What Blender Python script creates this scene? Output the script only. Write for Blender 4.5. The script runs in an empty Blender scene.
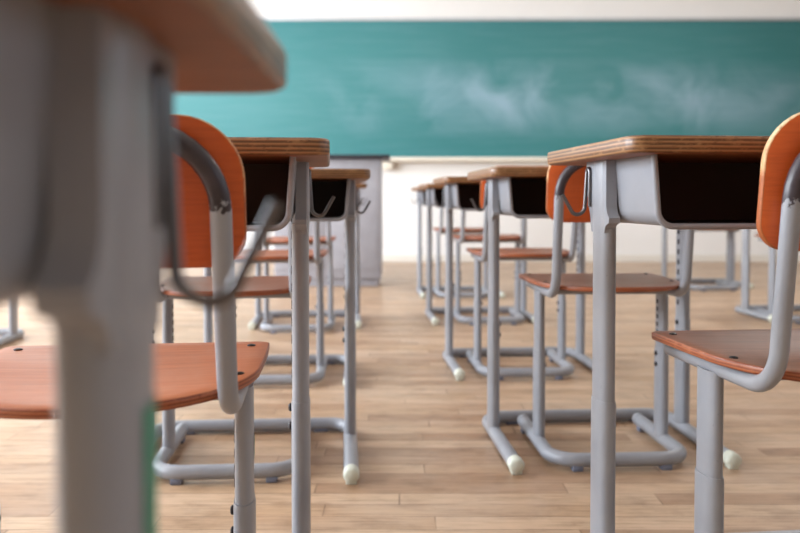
import bpy, bmesh, math, random
from mathutils import Vector, Matrix
random.seed(7)
scene = bpy.context.scene
COL = scene.collection
PI = math.pi

# ------------------------------------------------------------------ materials
def srgb(r, g, b):
    f = lambda c: (c/255/12.92) if c/255 <= .04045 else ((c/255+.055)/1.055)**2.4
    return (f(r), f(g), f(b), 1)

class NT:
    def __init__(s, name):
        s.m = bpy.data.materials.new(name); s.m.use_nodes = True
        s.t = s.m.node_tree; s.n = s.t.nodes; s.l = s.t.links
        s.b = s.n['Principled BSDF']
    def node(s, t, **kw):
        n = s.n.new(t)
        for k, v in kw.items():
            if hasattr(n, k) and not isinstance(v, (tuple, list)) : 
                try: setattr(n, k, v); continue
                except Exception: pass
            n.inputs[k].default_value = v
        return n
    def link(s, a, b): s.l.new(a, b)
    def coords(s, scale=(1,1,1), which='Object'):
        tc = s.n.new('ShaderNodeTexCoord'); mp = s.n.new('ShaderNodeMapping')
        mp.inputs['Scale'].default_value = scale
        s.link(tc.outputs[which], mp.inputs['Vector']); return mp.outputs['Vector']
    def noise(s, vec, scale, detail=3, rough=.55, dist=0):
        n = s.n.new('ShaderNodeTexNoise'); s.link(vec, n.inputs['Vector'])
        n.inputs['Scale'].default_value = scale; n.inputs['Detail'].default_value = detail
        n.inputs['Roughness'].default_value = rough; n.inputs['Distortion'].default_value = dist
        return n.outputs['Fac']
    def ramp(s, fac, stops, interp='LINEAR'):
        r = s.n.new('ShaderNodeValToRGB'); s.link(fac, r.inputs['Fac'])
        r.color_ramp.interpolation = interp
        e = r.color_ramp.elements
        while len(e) < len(stops): e.new(.5)
        for el, (p, c) in zip(e, stops): el.position = p; el.color = c
        return r.outputs['Color']
    def mix(s, fac, a, b, mode='MIX'):
        x = s.n.new('ShaderNodeMix'); x.data_type = 'RGBA'; x.blend_type = mode
        for sock, v in ((x.inputs[0], fac), (x.inputs[6], a), (x.inputs[7], b)):
            if hasattr(v, 'is_linked'): s.link(v, sock)
            else: sock.default_value = v
        return x.outputs[2]
    def math(s, op, a, b=None, clamp=False):
        x = s.n.new('ShaderNodeMath'); x.operation = op; x.use_clamp = clamp
        for i, v in enumerate((a, b)):
            if v is None: continue
            if hasattr(v, 'is_linked'): s.link(v, x.inputs[i])
            else: x.inputs[i].default_value = v
        return x.outputs[0]
    def bump(s, h, strength=.2, dist=.002):
        b = s.n.new('ShaderNodeBump'); s.link(h, b.inputs['Height'])
        b.inputs['Strength'].default_value = strength; b.inputs['Distance'].default_value = dist
        s.link(b.outputs['Normal'], s.b.inputs['Normal'])
    def out(s, color=None, rough=None, metal=0, coat=0, spec=None):
        if color is not None:
            if hasattr(color, 'is_linked'): s.link(color, s.b.inputs['Base Color'])
            else: s.b.inputs['Base Color'].default_value = color
        if rough is not None:
            if hasattr(rough, 'is_linked'): s.link(rough, s.b.inputs['Roughness'])
            else: s.b.inputs['Roughness'].default_value = rough
        s.b.inputs['Metallic'].default_value = metal
        s.b.inputs['Coat Weight'].default_value = coat
        s.b.inputs['Coat Roughness'].default_value = .15
        if spec is not None: s.b.inputs['Specular IOR Level'].default_value = spec
        return s.m

def mat_paint(name, c1, c2, rough=.34):
    t = NT(name); v = t.coords()
    n = t.noise(v, 9, 4); f = t.noise(v, 240, 2)
    c = t.ramp(n, [(.3, c1), (.7, c2)])
    s = t.ramp(f, [(.70, (1,1,1,1)), (.80, (.78,.76,.74,1))])
    c = t.mix(1, c, s, 'MULTIPLY')
    t.bump(t.noise(v, 60, 2), .05, .002)
    return t.out(c, rough)
M = {}
M['paint'] = mat_paint('grey_enamel', srgb(142,145,153), srgb(155,158,165))

def mat_worn_tube():
    t = NT('grey_enamel_with_dark_top'); tc = t.n.new('ShaderNodeTexCoord')
    v = tc.outputs['Object']
    sep = t.n.new('ShaderNodeSeparateXYZ'); t.link(v, sep.inputs[0])
    n = t.noise(v, 45, 4, .7)
    z = t.math('ADD', sep.outputs['Z'], t.math('MULTIPLY', t.math('SUBTRACT', n, .5), .075))
    f = t.math('MULTIPLY', t.math('SUBTRACT', z, .595), 400, True)
    g = t.ramp(t.noise(v, 9, 4), [(.3, srgb(142,145,153)), (.7, srgb(155,158,165))])
    d = t.ramp(t.noise(v, 30, 4), [(.3, srgb(44,38,44)), (.75, srgb(70,62,70))])
    t.link(t.mix(f, g, d), t.b.inputs['Base Color'])
    t.b.inputs['Roughness'].default_value = .36
    t.bump(t.math('MULTIPLY', f, -1), .3, .001)
    return t.m
M['tube'] = mat_worn_tube()

def mat_wood(name, a, b, c, rough, scale, dirs, coat=.25, blotch=None):
    t = NT(name); v = t.coords(dirs)
    g = t.noise(v, scale, 6, .62, .6)
    col = t.ramp(g, [(.25, a), (.5, b), (.78, c)])
    if blotch is not None:
        v2 = t.coords()
        bl = t.ramp(t.noise(v2, 7, 5, .6), [(.42, (0,0,0,1)), (.68, (1,1,1,1))])
        col = t.mix(t.math('MULTIPLY', bl, .55), col, blotch)
    t.bump(g, .08, .001)
    return t.out(col, rough, 0, coat)
M['back_wood'] = mat_wood('orange_lacquered_plywood', srgb(184,78,28), srgb(200,88,32), srgb(208,98,40), .36, 3.2, (3,30,90), .15)
M['seat_wood'] = mat_wood('worn_orange_seat_plywood', srgb(170,92,52), srgb(192,110,66), srgb(206,130,86), .42, 3.0, (2.5,55,20), .08, srgb(196,142,116))
M['seat_dark'] = mat_wood('worn_brown_seat_plywood', srgb(118,68,46), srgb(146,90,62), srgb(166,110,80), .40, 3.0, (2.5,55,20), .08, srgb(150,120,106))

def mat_ply_edge(name, dark, mid, light, pitch):
    t = NT(name); tc = t.n.new('ShaderNodeTexCoord')
    sep = t.n.new('ShaderNodeSeparateXYZ'); t.link(tc.outputs['Object'], sep.inputs[0])
    n = t.noise(t.coords((8, 8, 60)), 3, 4)
    z = t.math('ADD', t.math('DIVIDE', sep.outputs['Z'], pitch), t.math('MULTIPLY', n, .35))
    fr = t.math('FRACT', z)
    c = t.ramp(fr, [(0, dark), (.35, mid), (.6, light), (1, dark)])
    w = t.noise(t.coords((1,1,2)), 34, 5, .7)
    c = t.mix(t.ramp(w, [(.52, (0,0,0,1)), (.72, (1,1,1,1))]), c, light)
    w2 = t.noise(t.coords((1,1,3)), 90, 4, .7)
    c = t.mix(t.ramp(w2, [(.58, (0,0,0,1)), (.70, (.8,.8,.8,1))]), c, dark)
    return t.out(c, .42, 0, .15)
M['top_edge'] = mat_ply_edge('tabletop_plywood_edge', srgb(76,46,24), srgb(126,82,46), srgb(162,120,80), .0054)
def mat_back_edge():
    t = NT('backrest_plywood_edge'); v = t.coords()
    sep = t.n.new('ShaderNodeSeparateXYZ'); t.link(v, sep.inputs[0])
    n = t.noise(v, 26, 4, .65)
    f = t.math('ADD', n, t.math('MULTIPLY', t.math('SUBTRACT', sep.outputs['Z'], .63), 4))
    c = t.ramp(f, [(.45, srgb(168,92,46)), (.62, srgb(206,160,112)), (.80, srgb(214,182,142))])
    g = t.noise(v, 120, 3)
    c = t.mix(t.math('MULTIPLY', t.ramp(g, [(.55,(0,0,0,1)),(.7,(1,1,1,1))]), .5), c, srgb(120,66,34))
    return t.out(c, .5)
M['ply_edge'] = mat_back_edge()
M['seat_edge'] = mat_ply_edge('seat_plywood_edge', srgb(120,56,28), srgb(158,80,40), srgb(176,104,66), .0042)
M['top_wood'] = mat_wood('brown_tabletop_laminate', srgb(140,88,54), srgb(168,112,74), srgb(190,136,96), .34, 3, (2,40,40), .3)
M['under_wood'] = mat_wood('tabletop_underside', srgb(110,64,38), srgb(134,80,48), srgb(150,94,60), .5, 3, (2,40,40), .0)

def simple(name, c, rough, metal=0, coat=0, var=.06, sc=20):
    t = NT(name); v = t.coords()
    n = t.noise(v, sc, 3)
    a = tuple(max(0, x*(1-var)) for x in c[:3])+(1,); b = tuple(min(1, x*(1+var)) for x in c[:3])+(1,)
    return t.out(t.ramp(n, [(.3, a), (.7, b)]), rough, metal, coat)
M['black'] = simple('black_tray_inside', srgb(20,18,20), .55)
M['slot'] = simple('dark_adjustment_slot', srgb(24,24,34), .5)
M['chrome'] = simple('chrome_wire', srgb(112,110,112), .28, 1)
M['cap'] = simple('cream_plastic_cap', srgb(214,218,204), .45)
M['pad'] = simple('blue_grey_rubber_pad', srgb(112,118,136), .6)
M['bolt'] = simple('dark_bolt', srgb(52,50,54), .35, .6)
M['green'] = simple('green_sticker', srgb(16,140,112), .4)
M['lectern'] = simple('light_grey_steel', srgb(160,160,168), .4)
M['lectern_top'] = simple('dark_lectern_top', srgb(44,46,56), .45)
M['wall'] = simple('white_plaster', srgb(243,242,241), .8, var=.015, sc=3)
M['wall_tan'] = simple('tan_rear_wall', srgb(168,150,128), .8, var=.03, sc=3)
M['wall_right'] = simple('beige_corridor_wall', srgb(122,110,98), .8, var=.03, sc=3)
M['ceil'] = simple('ceiling_white', srgb(236,235,232), .9, var=.02, sc=5)
M['base'] = simple('off_white_baseboard', srgb(232,228,220), .5, var=.02)
M['frame'] = simple('board_frame_aluminium', srgb(198,202,208), .4, .2)
M['tray_cream'] = simple('cream_chalk_tray', srgb(236,228,214), .45, var=.03)
M['wframe'] = simple('window_frame_grey', srgb(200,202,206), .4)
M['door'] = mat_wood('pale_door_wood', srgb(176,140,104), srgb(190,154,118), srgb(204,168,130), .4, 2, (20,20,2), .1)

def mat_board():
    t = NT('green_chalkboard'); v = t.coords()
    base = t.ramp(t.noise(v, .5, 2), [(.3, srgb(64,128,132)), (.7, srgb(72,136,140))])
    sep = t.n.new('ShaderNodeSeparateXYZ'); t.link(v, sep.inputs[0])
    # chalk dust left by the eraser: cloudy arcs across the middle of the board, faint elsewhere
    wv = t.coords((1.0, 1, 1.0)); dn = t.n.new('ShaderNodeTexNoise'); t.link(wv, dn.inputs['Vector']); dn.inputs['Scale'].default_value = .9
    ad = t.n.new('ShaderNodeVectorMath'); ad.operation = 'MULTIPLY_ADD'; t.link(dn.outputs['Color'], ad.inputs[0])
    ad.inputs[1].default_value = (1.6, 0, 1.2); t.link(wv, ad.inputs[2])
    cl = t.noise(ad.outputs[0], 1.3, 5, .52, .3)
    cl = t.ramp(cl, [(.42, (0,0,0,1)), (.70, (1,1,1,1))])
    def bell(sock, c, w):
        d = t.math('DIVIDE', t.math('SUBTRACT', sock, c), w)
        return t.math('SUBTRACT', 1, t.math('MULTIPLY', d, d), True)
    band = t.math('MULTIPLY', bell(sep.outputs['Z'], 1.58, .40), bell(sep.outputs['X'], 2.0, 3.1))
    f = t.math('MULTIPLY', t.math('MULTIPLY', cl, band), .56)
    f = t.math('ADD', f, t.math('MULTIPLY', band, .04))
    fine = t.noise(t.coords((.6, 1, 7)), 3, 5, .6)
    f = t.math('ADD', f, t.math('MULTIPLY', t.ramp(fine, [(.45,(0,0,0,1)),(.75,(1,1,1,1))]), .06))
    c = t.mix(f, base, srgb(178,202,226))
    return t.out(c, .5, 0, 0, .3)
M['board'] = mat_board()

def mat_floor():
    t = NT('worn_strip_parquet'); v = t.coords()
    sep = t.n.new('ShaderNodeSeparateXYZ'); t.link(v, sep.inputs[0])
    RH, BW = .060, .52
    def wn(sock_a, sock_b=None):
        cx = t.n.new('ShaderNodeCombineXYZ'); t.link(sock_a, cx.inputs[0])
        if sock_b is not None: t.link(sock_b, cx.inputs[1])
        q = t.n.new('ShaderNodeTexWhiteNoise'); q.noise_dimensions = '3D'; t.link(cx.outputs[0], q.inputs['Vector']); return q.outputs['Value']
    yr = t.math('DIVIDE', sep.outputs['Y'], RH); row = t.math('FLOOR', yr); fy = t.math('FRACT', yr)
    xr = t.math('ADD', t.math('DIVIDE', sep.outputs['X'], BW), t.math('MULTIPLY', wn(row), 7.3))
    colm = t.math('FLOOR', xr); fx = t.math('FRACT', xr)
    rnd = wn(row, colm)
    dy = t.math('MULTIPLY', t.math('MINIMUM', fy, t.math('SUBTRACT', 1, fy)), RH)
    dx = t.math('MULTIPLY', t.math('MINIMUM', fx, t.math('SUBTRACT', 1, fx)), BW)
    dmin = t.math('MINIMUM', dx, dy)
    seamf = t.math('SUBTRACT', 1, t.math('DIVIDE', dmin, .0022), True)
    tone = t.ramp(rnd, [(0, srgb(164,131,103)), (.3, srgb(184,153,123)), (.75, srgb(198,169,141)), (1, srgb(176,143,114))])
    g = t.noise(t.coords((3, 60, 1)), 2.4, 6, .65, .4)
    c = t.mix(1, tone, t.ramp(g, [(.28, (.62,.57,.52,1)), (.52, (1,1,1,1)), (.8, (1.10,1.09,1.08,1))]), 'MULTIPLY')
    pl = t.noise(t.coords((1, 1.8, 1)), 9, 5, .65)
    c = t.mix(1, c, t.ramp(pl, [(.30, (.72,.68,.64,1)), (.48, (1,1,1,1)), (.72, (1.12,1.11,1.10,1))]), 'MULTIPLY')
    w = t.noise(t.coords((1, 2.2, 1)), 2.3, 6, .6)
    c = t.mix(t.math('MULTIPLY', t.ramp(w, [(.45,(0,0,0,1)),(.72,(1,1,1,1))]), .45), c, srgb(198,176,156))
    sc = t.noise(t.coords((1, 5, 1)), 5, 6, .7)
    c = t.mix(t.math('MULTIPLY', t.ramp(sc, [(.56,(0,0,0,1)),(.70,(1,1,1,1))]), .5), c, srgb(136,98,72))
    wear = t.noise(v, 6, 3)
    seam = t.math('MULTIPLY', seamf, t.ramp(wear, [(.38,(.2,.2,.2,1)),(.6,(1,1,1,1))]))
    c = t.mix(t.math('MULTIPLY', seam, .9), c, srgb(84,54,36))
    r = t.math('ADD', .26, t.math('MULTIPLY', t.noise(v, 4, 4), .22))
    t.bump(t.math('ADD', t.math('MULTIPLY', seamf, -1), t.math('MULTIPLY', g, .3)), .25, .001)
    return t.out(c, r, 0, 0, .36)
M['floor'] = mat_floor()

# ------------------------------------------------------------------ mesh helpers
def obj(name, bm, mats, parent=None, smooth=True, angle=40):
    bmesh.ops.recalc_face_normals(bm, faces=bm.faces)
    me = bpy.data.meshes.new(name); bm.to_mesh(me); bm.free()
    for m in (mats if isinstance(mats, (list, tuple)) else [mats]): me.materials.append(M[m])
    if smooth:
        me.polygons.foreach_set('use_smooth', [True]*len(me.polygons))
        me.set_sharp_from_angle(angle=math.radians(angle))
    o = bpy.data.objects.new(name, me); COL.objects.link(o)
    if parent: o.parent = parent
    return o

def thing(name, label, cat, loc, yaw=0, group=None):
    o = bpy.data.objects.new(name, None); COL.objects.link(o); o.empty_display_size = .1
    o.location = loc; o.rotation_euler = (0, 0, math.radians(yaw))
    o['label'] = label; o['category'] = cat
    if group: o['group'] = group
    return o

def dup(src, label, loc, yaw):
    def cp(o, par):
        c = o.copy(); COL.objects.link(c)
        if par: c.parent = par
        for ch in o.children: cp(ch, c)
        return c
    r = cp(src, None); r.location = loc; r.rotation_euler = (0, 0, math.radians(yaw)); r['label'] = label
    return r

def struct(name, bm, mats, parent=None, smooth=False):
    o = obj(name, bm, mats, parent, smooth)
    if parent is None: o['kind'] = 'structure'
    return o

def box(bm, x0, x1, y0, y1, z0, z1, bevel=0, mi=0):
    r = bmesh.ops.create_cube(bm, size=1)
    vs = r['verts']
    bmesh.ops.scale(bm, verts=vs, vec=(x1-x0, y1-y0, z1-z0))
    bmesh.ops.translate(bm, verts=vs, vec=((x0+x1)/2, (y0+y1)/2, (z0+z1)/2))
    fs = set(f for v in vs for f in v.link_faces)
    for f in fs: f.material_index = mi
    if bevel:
        es = list(set(e for v in vs for e in v.link_edges))
        bmesh.ops.bevel(bm, geom=es, offset=bevel, segments=2, affect='EDGES', profile=.5)
    return bm

def fillet(pts, rad, n=6):
    """round the inner corners of a polyline; rad: one value or one per inner corner"""
    P = [Vector(p) for p in pts]; out = [P[0]]
    for i in range(1, len(P)-1):
        r = rad[i-1] if isinstance(rad, (list, tuple)) else rad
        a = (P[i-1]-P[i]); b = (P[i+1]-P[i]); la, lb = a.length, b.length; a.normalize(); b.normalize()
        th = a.angle(b); d = min(r/math.tan(th/2), la*.49, lb*.49); rr = d*math.tan(th/2)
        bis = (a+b).normalized(); c = P[i] + bis*(rr/math.sin(th/2))
        s = P[i]+a*d; e = P[i]+b*d
        va, vb = s-c, e-c; tot = va.angle(vb); ax = va.cross(vb).normalized()
        for k in range(n+1): out.append(c + Matrix.Rotation(tot*k/n, 3, ax) @ va)
    out.append(P[-1]); return out

def tube(bm, pts, r, seg=14, cap=True, mi=0, dome=False):
    P = [Vector(p) for p in pts]; n = len(P); T = []
    for i in range(n):
        a = P[min(i+1, n-1)]-P[max(i-1, 0)]; T.append(a.normalized())
    u = T[0].orthogonal().normalized(); rings = []
    for i in range(n):
        if i:
            q = T[i-1].rotation_difference(T[i]); u = (q @ u).normalized()
        w = T[i].cross(u).normalized()
        rings.append([bm.verts.new(P[i] + (u*math.cos(2*PI*k/seg)+w*math.sin(2*PI*k/seg))*r) for k in range(seg)])
    for a, b in zip(rings, rings[1:]):
        for k in range(seg):
            f = bm.faces.new((a[k], a[(k+1) % seg], b[(k+1) % seg], b[k])); f.material_index = mi
    if cap:
        for rg in (rings[0], rings[-1]):
            f = bm.faces.new(rg); f.material_index = mi
    return bm

def oval_ring(bm, cx, cy, z, a, b, seg=28, p=2.4):
    vs = []
    for k in range(seg):
        t = 2*PI*k/seg; c, s = math.cos(t), math.sin(t)
        vs.append(bm.verts.new((cx+a*math.copysign(abs(c)**(2/p), c), cy+b*math.copysign(abs(s)**(2/p), s), z)))
    return vs

def oval_post(bm, cx, cy, levels, seg=28, mi=0):
    """levels: list of (z, a, b): half widths across x and y"""
    rings = [oval_ring(bm, cx, cy, z, a, b, seg) for z, a, b in levels]
    for r0, r1 in zip(rings, rings[1:]):
        for k in range(seg):
            f = bm.faces.new((r0[k], r0[(k+1) % seg], r1[(k+1) % seg], r1[k])); f.material_index = mi
    for r in (rings[0], rings[-1]):
        f = bm.faces.new(r); f.material_index = mi
    return bm

def lathe(bm, prof, origin, axis='z', seg=16, mi=0):
    """prof: (radius, height) list; closed by poles when radius 0"""
    O = Vector(origin); rings = []
    for r, h in prof:
        if r < 1e-6:
            rings.append([bm.verts.new(O + ax3(axis, 0, 0, h))]); continue
        rings.append([bm.verts.new(O + ax3(axis, r*math.cos(2*PI*k/seg), r*math.sin(2*PI*k/seg), h)) for k in range(seg)])
    for a, b in zip(rings, rings[1:]):
        for k in range(seg):
            if len(a) == 1: f = bm.faces.new((a[0], b[(k+1) % seg], b[k]))
            elif len(b) == 1: f = bm.faces.new((a[k], a[(k+1) % seg], b[0]))
            else: f = bm.faces.new((a[k], a[(k+1) % seg], b[(k+1) % seg], b[k]))
            f.material_index = mi
    return bm
def ax3(axis, u, v, h):
    return Vector({'z': (u, v, h), 'x': (h, u, v), '-x': (-h, u, v), 'y': (v, h, u), '-y': (v, -h, u)}[axis])

def round_rect(x0, x1, y0, y1, r, n=7):
    """r: radii for (x1,y1),(x0,y1),(x0,y0),(x1,y0)"""
    if not isinstance(r, (list, tuple)): r = [r]*4
    out = []
    for (cx, cy, a0, rr) in ((x1-r[0], y1-r[0], 0, r[0]), (x0+r[1], y1-r[1], PI/2, r[1]), (x0+r[2], y0+r[2], PI, r[2]), (x1-r[3], y0+r[3], 1.5*PI, r[3])):
        for k in range(n+1):
            a = a0 + PI/2*k/n; out.append((cx+rr*math.cos(a), cy+rr*math.sin(a)))
    return out

def slab(outline, place, th, mi_face=0, mi_edge=1, mi_back=None, bev=.002, rings=5):
    """plywood sheet: outline in 2-D, place(u, v, w) puts a point in 3-D (w = depth through the sheet)"""
    bm = bmesh.new(); n = len(outline)
    cu = sum(p[0] for p in outline)/n; cv = sum(p[1] for p in outline)/n
    def ring(s, inset, w):
        vs = []
        for (u, v) in outline:
            du, dv = u-cu, v-cv; L = math.hypot(du, dv)
            k = s*(1-inset/L)
            vs.append(bm.verts.new(place(cu+du*k, cv+dv*k, w)))
        return vs
    seq = []
    fr = [k/rings for k in range(1, rings+1)]
    front = [ring(s, bev, 0) for s in fr]
    e1 = ring(1, bev*.3, bev*.35); e1b = ring(1, 0, bev); e2b = ring(1, 0, th-bev); e2 = ring(1, bev*.3, th-bev*.35)
    back = [ring(s, bev, th) for s in reversed(fr)]
    seq = front + [e1, e1b, e2b, e2] + back
    nb = len(front)
    for i, (a, b) in enumerate(zip(seq, seq[1:])):
        mi = mi_face if i < nb-1 else (mi_edge if i < nb+4 else (mi_back if mi_back is not None else mi_face))
        for k in range(n):
            f = bm.faces.new((a[k], a[(k+1) % n], b[(k+1) % n], b[k])); f.material_index = mi
    for w, r, mi in ((0, front[0], mi_face), (th, back[-1], mi_back if mi_back is not None else mi_face)):
        c = bm.verts.new(place(cu, cv, w))
        for k in range(n):
            f = bm.faces.new((c, r[k], r[(k+1) % n])); f.material_index = mi
    return bm

# ------------------------------------------------------------------ school desk (origin on the floor midway between its legs)
S = .245          # half distance between the legs
H = .680          # top of the table
TT = .0218        # table thickness
def hook_mesh(sx, bottom=.575, tip=.608, reach=.038, low=.582, y0=.030):
    hx = sx*(S+.0125); bm = bmesh.new()
    pts = fillet([(hx, y0, .590), (hx, y0, .648), (hx, y0+.012, .648), (hx+sx*.004, y0+.012, low), (hx+sx*reach*.52, y0+.013, bottom), (hx+sx*reach, y0+.015, tip)],
                 [.0055, .0055, .012, .014], 6)
    return tube(bm, pts, .0029, 10)
def make_desk(label, loc, yaw, group):
    t = thing('school_desk', label, 'desk', loc, yaw, group)
    # tabletop
    ol = round_rect(-S-.044, S+.044, -.207, .168, .022)
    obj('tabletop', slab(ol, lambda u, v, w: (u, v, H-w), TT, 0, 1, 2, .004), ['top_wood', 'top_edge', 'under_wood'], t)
    # black book tray: open sheet-metal box under the top
    zt, zb, yn, yf = H-TT, .566, -.166, .046
    wt, wb = S-.003, S-.010
    prof = fillet([(wt, 0, zt), (wb, 0, zb), (-wb, 0, zb), (-wt, 0, zt)], .021, 7)
    th = .0025
    inner = []
    n = len(prof)
    for i, p in enumerate(prof):
        a = prof[min(i+1, n-1)]-prof[max(i-1, 0)]; nn = Vector((-a.z, 0, a.x)).normalized()
        if nn.dot(Vector((0, 0, .64))-p) < 0 and i not in (0, n-1): nn = -nn
        if i == 0: nn = Vector((-1, 0, 0))
        if i == n-1: nn = Vector((1, 0, 0))
        inner.append(p+nn*th)
    bm = bmesh.new()
    V = lambda p, y: bm.verts.new((p.x, y, p.z))
    on, of_, inn, inf = [V(p, yn) for p in prof], [V(p, yf) for p in prof], [V(p, yn) for p in inner], [V(p, yf-th) for p in inner]
    for i in range(n-1):
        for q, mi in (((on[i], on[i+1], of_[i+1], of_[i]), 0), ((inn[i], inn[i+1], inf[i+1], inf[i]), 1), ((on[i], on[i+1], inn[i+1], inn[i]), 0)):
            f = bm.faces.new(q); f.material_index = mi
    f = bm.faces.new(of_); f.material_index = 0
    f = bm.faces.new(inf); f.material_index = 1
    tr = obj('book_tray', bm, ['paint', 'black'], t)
    bm = bmesh.new()
    tube(bm, [(p.x, yn-.001, p.z) for p in prof], .0042, 10)
    obj('tray_rim', bm, 'paint', tr)
    # u-shaped floor tube, open towards the pupil
    r = .0165; zc = r+.002
    bm = bmesh.new()
    tube(bm, fillet([(-S, -.275, zc), (-S, .120, zc), (S, .120, zc), (S, -.275, zc)], .055, 8), r, 16)
    base = obj('base_tube', bm, 'paint', t)
    for sx in (-1, 1):
        bm = bmesh.new()
        lathe(bm, [(0, -.007), (.0125, -.0068), (.0162, -.004), (.0174, 0), (.0174, .022), (.0166, .0235)], (sx*S, -.277, zc+.001), 'y', 18)
        box(bm, sx*S-.012, sx*S+.012, -.282, -.257, 0, .010, .003)
        obj('foot_cap', bm, 'cap', base)
        bm = bmesh.new(); box(bm, sx*(S-.075)-.018, sx*(S-.075)+.018, .107, .133, 0, .010, .002)
        obj('rubber_pad', bm, 'pad', base)
    for sx in (-1, 1):
        x = sx*S
        bm = bmesh.new()
        oval_post(bm, x, 0, [(.25, .0128, .029), (.567, .0128, .029)])
        for k in range(11):   # row of dark height-adjustment slots down the inner face
            z = .335+k*.026
            xi = x-sx*.0126
            box(bm, min(xi, xi-sx*.0008), max(xi, xi-sx*.0008), -.006, .006, z, z+.013, 0, 1)
        leg = obj('leg', bm, ['paint', 'slot'], t)
        bm = bmesh.new()
        oval_post(bm, x, 0, [(.022, .0142, .0310), (.297, .0142, .0310), (.303, .0136, .0302)])
        sl = obj('leg_sleeve', bm, 'paint', leg)
        for z in (.262, .29):
            bm = bmesh.new()
            lathe(bm, [(0, .0188), (.004, .0185), (.0062, .0168), (.0066, .0115), (.0066, .009)], (x, 0, z), 'x' if sx < 0 else '-x', 12)
            obj('bolt', bm, 'bolt', leg)
        # pressed bracket that joins the leg head to the tray
        ol = [(-.034, zt), (.053, zt), (.052, .640), (.047, .606), (.037, .582), (.0290, .566), (.0270, .552), (-.0270, .552)]
        ol += [(-.0285, .558), (-.034, .563), (-.046, .567), (-.047, .574), (-.040, .580), (-.035, .590)]
        bm = bmesh.new()
        xa, xb = sx*(S-.0055), sx*(S+.0105)
        lo = [bm.verts.new((xa, y, z)) for y, z in ol]; hi = [bm.verts.new((xb, y*.97 if abs(y) > .03 else y, z)) for y, z in ol]
        m_ = len(ol)
        for k in range(m_): bm.faces.new((lo[k], lo[(k+1) % m_], hi[(k+1) % m_], hi[k]))
        bm.faces.new(lo); bm.faces.new(hi)
        bmesh.ops.triangulate(bm, faces=[f for f in bm.faces if len(f.verts) > 4])
        oval_post(bm, sx*(S+.0048), -.002, [(.553, .0082, .0265), (.575, .0092, .0262), (.62, .0092, .024), (zt, .0086, .0225)])
        obj('leg_bracket', bm, 'paint', t, angle=55)
        # wire bag hook
        bm = hook_mesh(sx)
        obj('bag_hook', bm, 'chrome', t)
    return t

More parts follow.
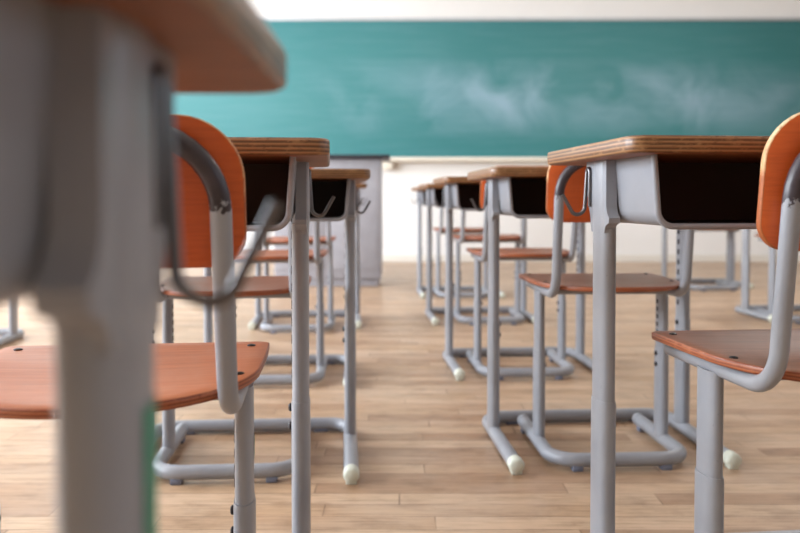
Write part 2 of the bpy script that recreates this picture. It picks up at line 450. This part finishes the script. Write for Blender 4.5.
# ------------------------------------------------------------------ school chair (origin on the floor under the seat)
def seat_z(x, y):
    return .405 - .006*(1-min(1, (x/.174)**2))*min(1, max(0, (.17-y)/.16))*min(1, max(0, (y+.17)/.10))
def make_chair(label, loc, yaw, group, seat_mat='seat_wood', up=0, low=.532, by=-.192):
    t = thing('school_chair', label, 'chair', loc, yaw, group)
    # seat
    ol = []
    for k in range(13): ol.append((.160-.32*k/12, .17))
    for k in range(1, 5):
        a = PI/2+PI/2*k/4; ol.append((-.160+.014*math.cos(a), .156+.014*math.sin(a)))
    ol += [(-.1738, .10), (-.173, .05)]
    for k in range(1, 28):
        a = PI + PI*k/28; ol.append((.172*math.cos(a), .012+.185*math.sin(a)))
    ol += [(.173, .05), (.1738, .10)]
    for k in range(1, 5):
        a = PI/2*k/4; ol.append((.160+.014*math.cos(a), .156+.014*math.sin(a)))
    seat = obj('seat', slab(ol, lambda u, v, w: (u, v, seat_z(u, v)-w), .0105, 0, 1, 0, .002, 8), [seat_mat, 'seat_edge'], t)
    for sx in (-1, 1):
        for y in (.140, -.030):
            bm = bmesh.new(); lathe(bm, [(.0058, -.003), (.0056, .0012), (.003, .0022), (0, .0024)], (sx*.150, y, seat_z(.15, y)), 'z', 12)
            obj('seat_bolt', bm, 'bolt', seat)
    # one bent tube: seat rails and the arch behind the backrest
    W = .147; r = .0105
    zr = .382
    pts = fillet([(-W, .155, zr), (-W, -.118, zr), (-W, by, .664+up*.6), (W, by, .664+up*.6), (W, -.118, zr), (W, .155, zr)], [.055, .075, .075, .055], 9)
    bm = bmesh.new(); tube(bm, pts, r, 16)
    fr = obj('back_and_seat_tube', bm, 'tube', t)
    bm = bmesh.new()
    for y in (.09, -.03): tube(bm, [(-W, y, zr), (W, y, zr)], .008, 10)
    obj('seat_crossbar', bm, 'paint', t)
    # backrest plywood, curved in plan, leaning with the arch
    ol = round_rect(-.168, .168, .001+low, .680+up, [.060, .060, .034, .034], 9)
    dense = []
    for i, p in enumerate(ol):
        q = ol[(i+1) % len(ol)]; L = math.hypot(q[0]-p[0], q[1]-p[1]); k = max(1, int(L/.02))
        for j in range(k): dense.append((p[0]+(q[0]-p[0])*j/k, p[1]+(q[1]-p[1])*j/k))
    lean = (by+.118)/(.664+up*.6-zr)
    def pl(u, v, w):
        return (u, -.118+lean*(v-zr)+.0105+.014*(u/.168)**2+w, v)
    obj('backrest', slab(dense, pl, .0095, 0, 1, 0, .0015, 6), ['back_wood', 'ply_edge'], t)
    # floor runner: closed behind, open in front
    rr = .0155; zc = rr+.007
    bm = bmesh.new()
    tube(bm, fillet([(-.153, .190, zc), (-.153, -.13, zc), (.153, -.13, zc), (.153, .190, zc)], .062, 9), rr, 16)
    run = obj('floor_runner', bm, 'paint', t)
    for sx in (-1, 1):
        bm = bmesh.new()
        lathe(bm, [(0, .010), (.011, .0095), (.0155, .006), (.0166, 0), (.0166, -.012), (.0156, -.013)], (sx*.153, .190, zc), 'y', 16)
        obj('tube_cap', bm, 'paint', run)
        for (x, y) in ((.100, -.13), (.153, .160)):
            bm = bmesh.new(); box(bm, sx*x-.012, sx*x+.012, y-.012, y+.013, 0, .012, .002)
            obj('rubber_pad', bm, 'pad', run)
        x = sx*.150
        bm = bmesh.new()
        oval_post(bm, x, .028, [(.20, .0112, .026), (.378, .0112, .026)])
        for k in range(6):
            z = .255+k*.018; xi = x-sx*.0110
            box(bm, min(xi, xi-sx*.0008), max(xi, xi-sx*.0008), .023, .033, z, z+.010, 0, 1)
        leg = obj('leg', bm, ['paint', 'slot'], t)
        bm = bmesh.new()
        oval_post(bm, x, .028, [(.026, .0130, .028), (.234, .0130, .028), (.240, .0124, .0274)])
        obj('leg_sleeve', bm, 'paint', leg)
        for z in (.200, .226):
            bm = bmesh.new()
            lathe(bm, [(0, .0173), (.004, .0170), (.0058, .0155), (.0062, .010), (.0062, .008)], (x, .028, z), 'x' if sx < 0 else '-x', 12)
            obj('bolt', bm, 'bolt', leg)
    return t

def sticker(parent, x, y, sx, a, b, z0, z1, y_from=-.5, y_to=.5):
    """green size sticker wrapped round part of the outer face of an oval leg"""
    bm = bmesh.new(); n = 14; ra, rb = [], []
    p = 2.4
    for k in range(n+1):
        tt = y_from + (y_to-y_from)*k/n
        c, s = math.cos(tt*PI/1.0), math.sin(tt*PI/1.0)
        q = (x+sx*(a+.0006)*abs(c)**(2/p), y+(b+.0006)*math.copysign(abs(s)**(2/p), s))
        ra.append(bm.verts.new((*q, z0))); rb.append(bm.verts.new((*q, z1)))
    for k in range(n): bm.faces.new((ra[k], ra[k+1], rb[k+1], rb[k]))
    o = obj('size_sticker', bm, 'green', parent); o['label'] = 'green size sticker'
    return o

def desk_at(leg_x, leg_y, side, yaw):
    """centre of a desk whose left (-1) or right (+1) leg stands at (leg_x, leg_y)"""
    a = math.radians(yaw)
    return (leg_x-side*S*math.cos(a), leg_y-side*S*math.sin(a), 0)

GD = 'school desks standing in rows'; GC = 'school chairs tucked in at the desks'
desk1 = make_desk('sharp wooden school desk in the right foreground, open black tray and chrome bag hook', desk_at(.305, 1.192, -1, 6), 6, GD)
DESKS = [  # leg x, leg y, which leg, yaw, label
    (.236, 2.01, -1, 4, 'second desk from the front of the picture in the row right of the aisle'),
    (.180, 2.92, -1, 4, 'third desk from the front of the picture in the row right of the aisle'),
    (.150, 4.09, -1, 4, 'fourth desk in the row right of the aisle, second from its chalkboard end'),
    (.125, 5.12, -1, 3, 'farthest desk in the row right of the aisle, nearest the chalkboard'),
    (-.101, .275, 1, 1, 'very near blurred desk filling the left edge, seen from under its brown top'),
    (-.149, 1.195, 1, 5, 'desk left of the aisle behind the large orange chair back, chipped top edge'),
    (-.122, 1.95, 1, 4, 'middle left desk whose leg and cream foot cap stand alone in the aisle'),
    (-.178, 2.80, 1, 3, 'desk mostly hidden behind the middle left desk, small top corner showing'),
    (-.214, 3.99, 1, 4, 'farthest desk in the row left of the aisle, before the grey lectern'),
    (1.805, 4.17, -1, 4, 'nearer of two desks at far right, legs beside the orange backrest'),
    (1.860, 5.62, -1, 4, 'farther of two desks at far right, thin legs near the white wall'),
    (-1.65, 3.40, 1, 4, 'desk at far left edge, one leg showing behind the blurred near desk'),
]
made = {}
for lx, ly, side, yaw, lab in DESKS:
    made[(lx, ly)] = dup(desk1, lab, desk_at(lx, ly, side, yaw), yaw)
for k, sc_ in (((-.122, 1.95), .983), ((.236, 2.01), .992), ((-.149, 1.195), .996)):
    if k in made: made[k].scale.z = sc_     # legs telescoped a little shorter
near = made[(-.101, .275)]
for ch in list(near.children):      # the hook of the near desk is bent lower
    if ch.name.startswith('bag_hook') and ch.data.vertices[0].co.x > 0:
        bpy.data.objects.remove(ch)
        obj('bag_hook', hook_mesh(1, .558, .599, .042, .566, .016), 'chrome', near)
for ch in near.children:
    if ch.name.startswith('leg.') and ch.data.vertices[0].co.x > 0:
        sticker(ch, S, 0, 1, .0128, .029, .42, .528, -.02, .5)

chairR = make_chair('cropped chair at the right edge with worn brown seat and orange backrest', (.561, 1.036, 0), 6.0, GC, 'seat_dark', .022, .541, -.154)
chairL = make_chair('big orange chair in the left foreground with chipped dark back tube', (-.334, .914, 0), 6, GC, 'seat_wood')
for ch in list(chairL.children):
    if ch.name.startswith('leg') and ch.data.vertices[0].co.x > 0:
        sticker(ch, .150, .028, 1, .0112, .026, .288, .314, 0, .5)
CHAIRS = [
    (.486, 1.895, 3, chairR, 'chair behind the sharp right desk, its orange backrest showing past the bag hook'),
    (.425, 2.79, 3, chairL, 'second chair beyond the sharp right desk, tucked under the third right desk'),
    (.440, 3.960, 3, chairL, 'third chair beyond the sharp right desk, blurred between thin grey legs'),
    (.390, 4.98, 3, chairL, 'farthest chair in the row right of the aisle, nearest the chalkboard'),
    (-.382, 1.815, 4, chairR, 'chair directly beyond the big orange chair, curved orange seat edge under its backrest'),
    (-.420, 2.680, 3, chairL, 'chair of the third left desk, orange seat glimpsed through the desk legs'),
    (-.475, 3.720, 3, chairL, 'farthest chair in the row left of the aisle, small runner on the floor'),
    (2.025, 4.000, 4, chairL, 'chair at the nearer far right desk, partly behind the right edge backrest'),
    (2.085, 5.380, 4, chairL, 'chair at the farther far right desk, its floor runner near the wall'),
]
for x, y, yaw, src, lab in CHAIRS:
    c = dup(src, lab, (x, y, 0), yaw)
    c.scale.z = 1.015 if y < 2 else 1.045     # the back rows have the next chair size
    for ch in list(c.children_recursive):
        if ch.name.startswith('size_sticker'): bpy.data.objects.remove(ch)

# ------------------------------------------------------------------ lectern in front of the chalkboard
lt = thing('lectern', 'grey steel lectern with dark top standing before the chalkboard', 'lectern', (-.50, 5.74, 0))
bm = bmesh.new(); box(bm, -.37, .37, -.22, .22, .05, .885, .012)
body = obj('cabinet_body', bm, 'lectern', lt)
bm = bmesh.new(); box(bm, -.35, .35, -.20, .20, 0, .06, .004)
obj('plinth', bm, 'lectern', lt)
bm = bmesh.new(); box(bm, -.43, .43, -.26, .26, .885, .912, .008)
obj('lectern_top', bm, 'lectern_top', lt)
for sx in (-1, 1):
    bm = bmesh.new(); box(bm, sx*.185-.16, sx*.185+.16, -.226, -.219, .12, .82, .003)
    obj('front_panel', bm, 'lectern', lt)

# ------------------------------------------------------------------ chalkboard
YW = 7.74
BZ0, BZ1, BX0, BX1 = 1.012, 2.312, -2.75, 4.15
cb = thing('chalkboard', 'long green chalkboard with smeared chalk dust on the white front wall', 'chalkboard', (0, 0, 0))
bm = bmesh.new(); box(bm, BX0, BX1, YW-.035, YW-.004, BZ0, BZ1, .002)
obj('writing_surface', bm, 'board', cb)
bm = bmesh.new()
box(bm, BX0-.03, BX1+.03, YW-.05, YW-.002, BZ1, BZ1+.030, .004)
box(bm, BX0-.03, BX0, YW-.05, YW-.002, BZ0-.02, BZ1, .004)
box(bm, BX1, BX1+.03, YW-.05, YW-.002, BZ0-.02, BZ1, .004)
obj('board_frame', bm, 'frame', cb)
bm = bmesh.new()
box(bm, BX0-.03, BX1+.03, YW-.14, YW-.002, BZ0-.045, BZ0-.025, .006)
box(bm, BX0-.03, BX1+.03, YW-.14, YW-.125, BZ0-.045, BZ0-.005, .005)
box(bm, BX0-.03, BX1+.03, YW-.05, YW-.002, BZ0-.03, BZ0, .004)
ct = obj('chalk_tray', bm, 'tray_cream', cb)
for bx_ in (-2.2, -.12, 2.0, 3.9):
    bm = bmesh.new(); box(bm, bx_-.05, bx_+.05, YW-.11, YW-.004, BZ0-.12, BZ0-.047, .010)
    obj('tray_bracket', bm, 'tray_cream', ct)

# ------------------------------------------------------------------ room
XL, XR, YB, ZC = -4.3, 4.6, -2.4, 2.95
bm = bmesh.new(); box(bm, XL-.1, XR+.1, YB-.1, YW+.1, -.1, 0); struct('floor', bm, 'floor')
bm = bmesh.new(); box(bm, XL-.1, XR+.1, YB-.1, YW+.1, ZC, ZC+.1); struct('ceiling', bm, 'ceil')
bm = bmesh.new(); box(bm, XL, XR, YW, YW+.1, 0, ZC); struct('wall_front', bm, 'wall')
bm = bmesh.new(); box(bm, XL, XR, YB-.1, YB, 0, ZC); struct('wall_back', bm, 'wall_tan')
def wall_x(name, x0, x1, openings):
    bm = bmesh.new(); ys = YB-.1
    for (a, b, z0, z1) in openings:
        box(bm, x0, x1, ys, a, 0, ZC); box(bm, x0, x1, a, b, 0, z0) if z0 > 0 else None
        box(bm, x0, x1, a, b, z1, ZC); ys = b
    box(bm, x0, x1, ys, YW+.1, 0, ZC)
    return struct(name, bm, 'wall' if x1 <= 0 else 'wall_right')
WIN = [(-.2, 1.8, .85, 2.55), (2.3, 4.3, .85, 2.55), (4.8, 6.8, .85, 2.55)]
WINR = [(-1.6, .9, .95, 2.4), (1.8, 4.3, .95, 2.4)]
wall_x('wall_left', XL-.1, XL, WIN); wall_x('wall_right', XR, XR+.1, WINR)
def window(i, x0, x1, a, b, z0, z1):
    bm = bmesh.new()
    for (p, q, r, s) in ((a, b, z0, z0+.05), (a, b, z1-.05, z1), (a, a+.05, z0+.05, z1-.05), (b-.05, b, z0+.05, z1-.05), ((a+b)/2-.03, (a+b)/2+.03, z0+.05, z1-.05)):
        box(bm, x0+.02, x1-.02, p, q, r, s)
    struct('window_%d' % i, bm, 'wframe')
for i, w in enumerate(WIN): window(i+1, XL-.1, XL, *w)
for i, w in enumerate(WINR): window(i+4, XR, XR+.1, *w)
for nm, args in (('baseboard_front', (XL, XR, YW-.014, YW)), ('baseboard_left', (XL, XL+.014, YB, YW-.014)), ('baseboard_right', (XR-.014, XR, YB, YW-.014)), ('baseboard_back', (XL+.014, XR-.014, YB, YB+.014))):
    bm = bmesh.new(); box(bm, *args, 0, .07, .002); struct(nm, bm, 'base')

# ------------------------------------------------------------------ light
def area(name, loc, rot, sx, sy, power, col):
    l = bpy.data.lights.new(name, 'AREA'); l.shape = 'RECTANGLE'; l.size = sx; l.size_y = sy; l.energy = power; l.color = col
    o = bpy.data.objects.new(name, l); COL.objects.link(o); o.location = loc; o.rotation_euler = rot
    return o
for i, (a, b, z0, z1) in enumerate(WIN):
    area('window_daylight', (XL-.02, (a+b)/2, (z0+z1)/2), (0, -PI/2, 0), z1-z0-.1, b-a-.1, (190, 175, 105)[i], (.86, .93, 1.0))
for i, (a, b, z0, z1) in enumerate(WINR):
    area('corridor_daylight', (XR+.02, (a+b)/2, (z0+z1)/2), (0, PI/2, 0), z1-z0-.1, b-a-.1, 5, (1.0, .96, .90))
for x in (-2.2, .2, 2.6):
    for y in (-1.0, 1.9, 4.8):
        area('ceiling_fill_light', (x, y, ZC-.05), (0, 0, 0), .3, 1.3, 4.5 if y < 4 else (5, 14, 36)[int((x+2.3)/2.3)], (1.0, .98, .95))  # unseen fill lamps added under the ceiling, front right strongest to even the wall
w = bpy.data.worlds.new('sky'); scene.world = w; w.use_nodes = True
nt = w.node_tree; bg = nt.nodes['Background']; sky = nt.nodes.new('ShaderNodeTexSky')
sky.sky_type = 'NISHITA'; sky.sun_disc = False; sky.sun_elevation = math.radians(40); sky.sun_rotation = math.radians(200)
nt.links.new(sky.outputs[0], bg.inputs[0]); bg.inputs[1].default_value = .25

# ------------------------------------------------------------------ camera
F = 800.0; PITCH = 1.6; YH = 200.0
cam = bpy.data.cameras.new('camera'); co = bpy.data.objects.new('camera', cam); COL.objects.link(co)
cam.sensor_width = 36; cam.lens = 36*F/800; cam.clip_start = .01
co.location = (0, 0, .60); co.rotation_euler = (math.radians(90-PITCH), 0, 0)
cam.shift_y = -((266.5-YH) - F*math.tan(math.radians(PITCH)))/800
cam.dof.use_dof = True; cam.dof.focus_distance = 1.08; cam.dof.aperture_fstop = 4.6
scene.camera = co
scene.view_settings.view_transform = 'Standard'
scene.view_settings.exposure = 0.2
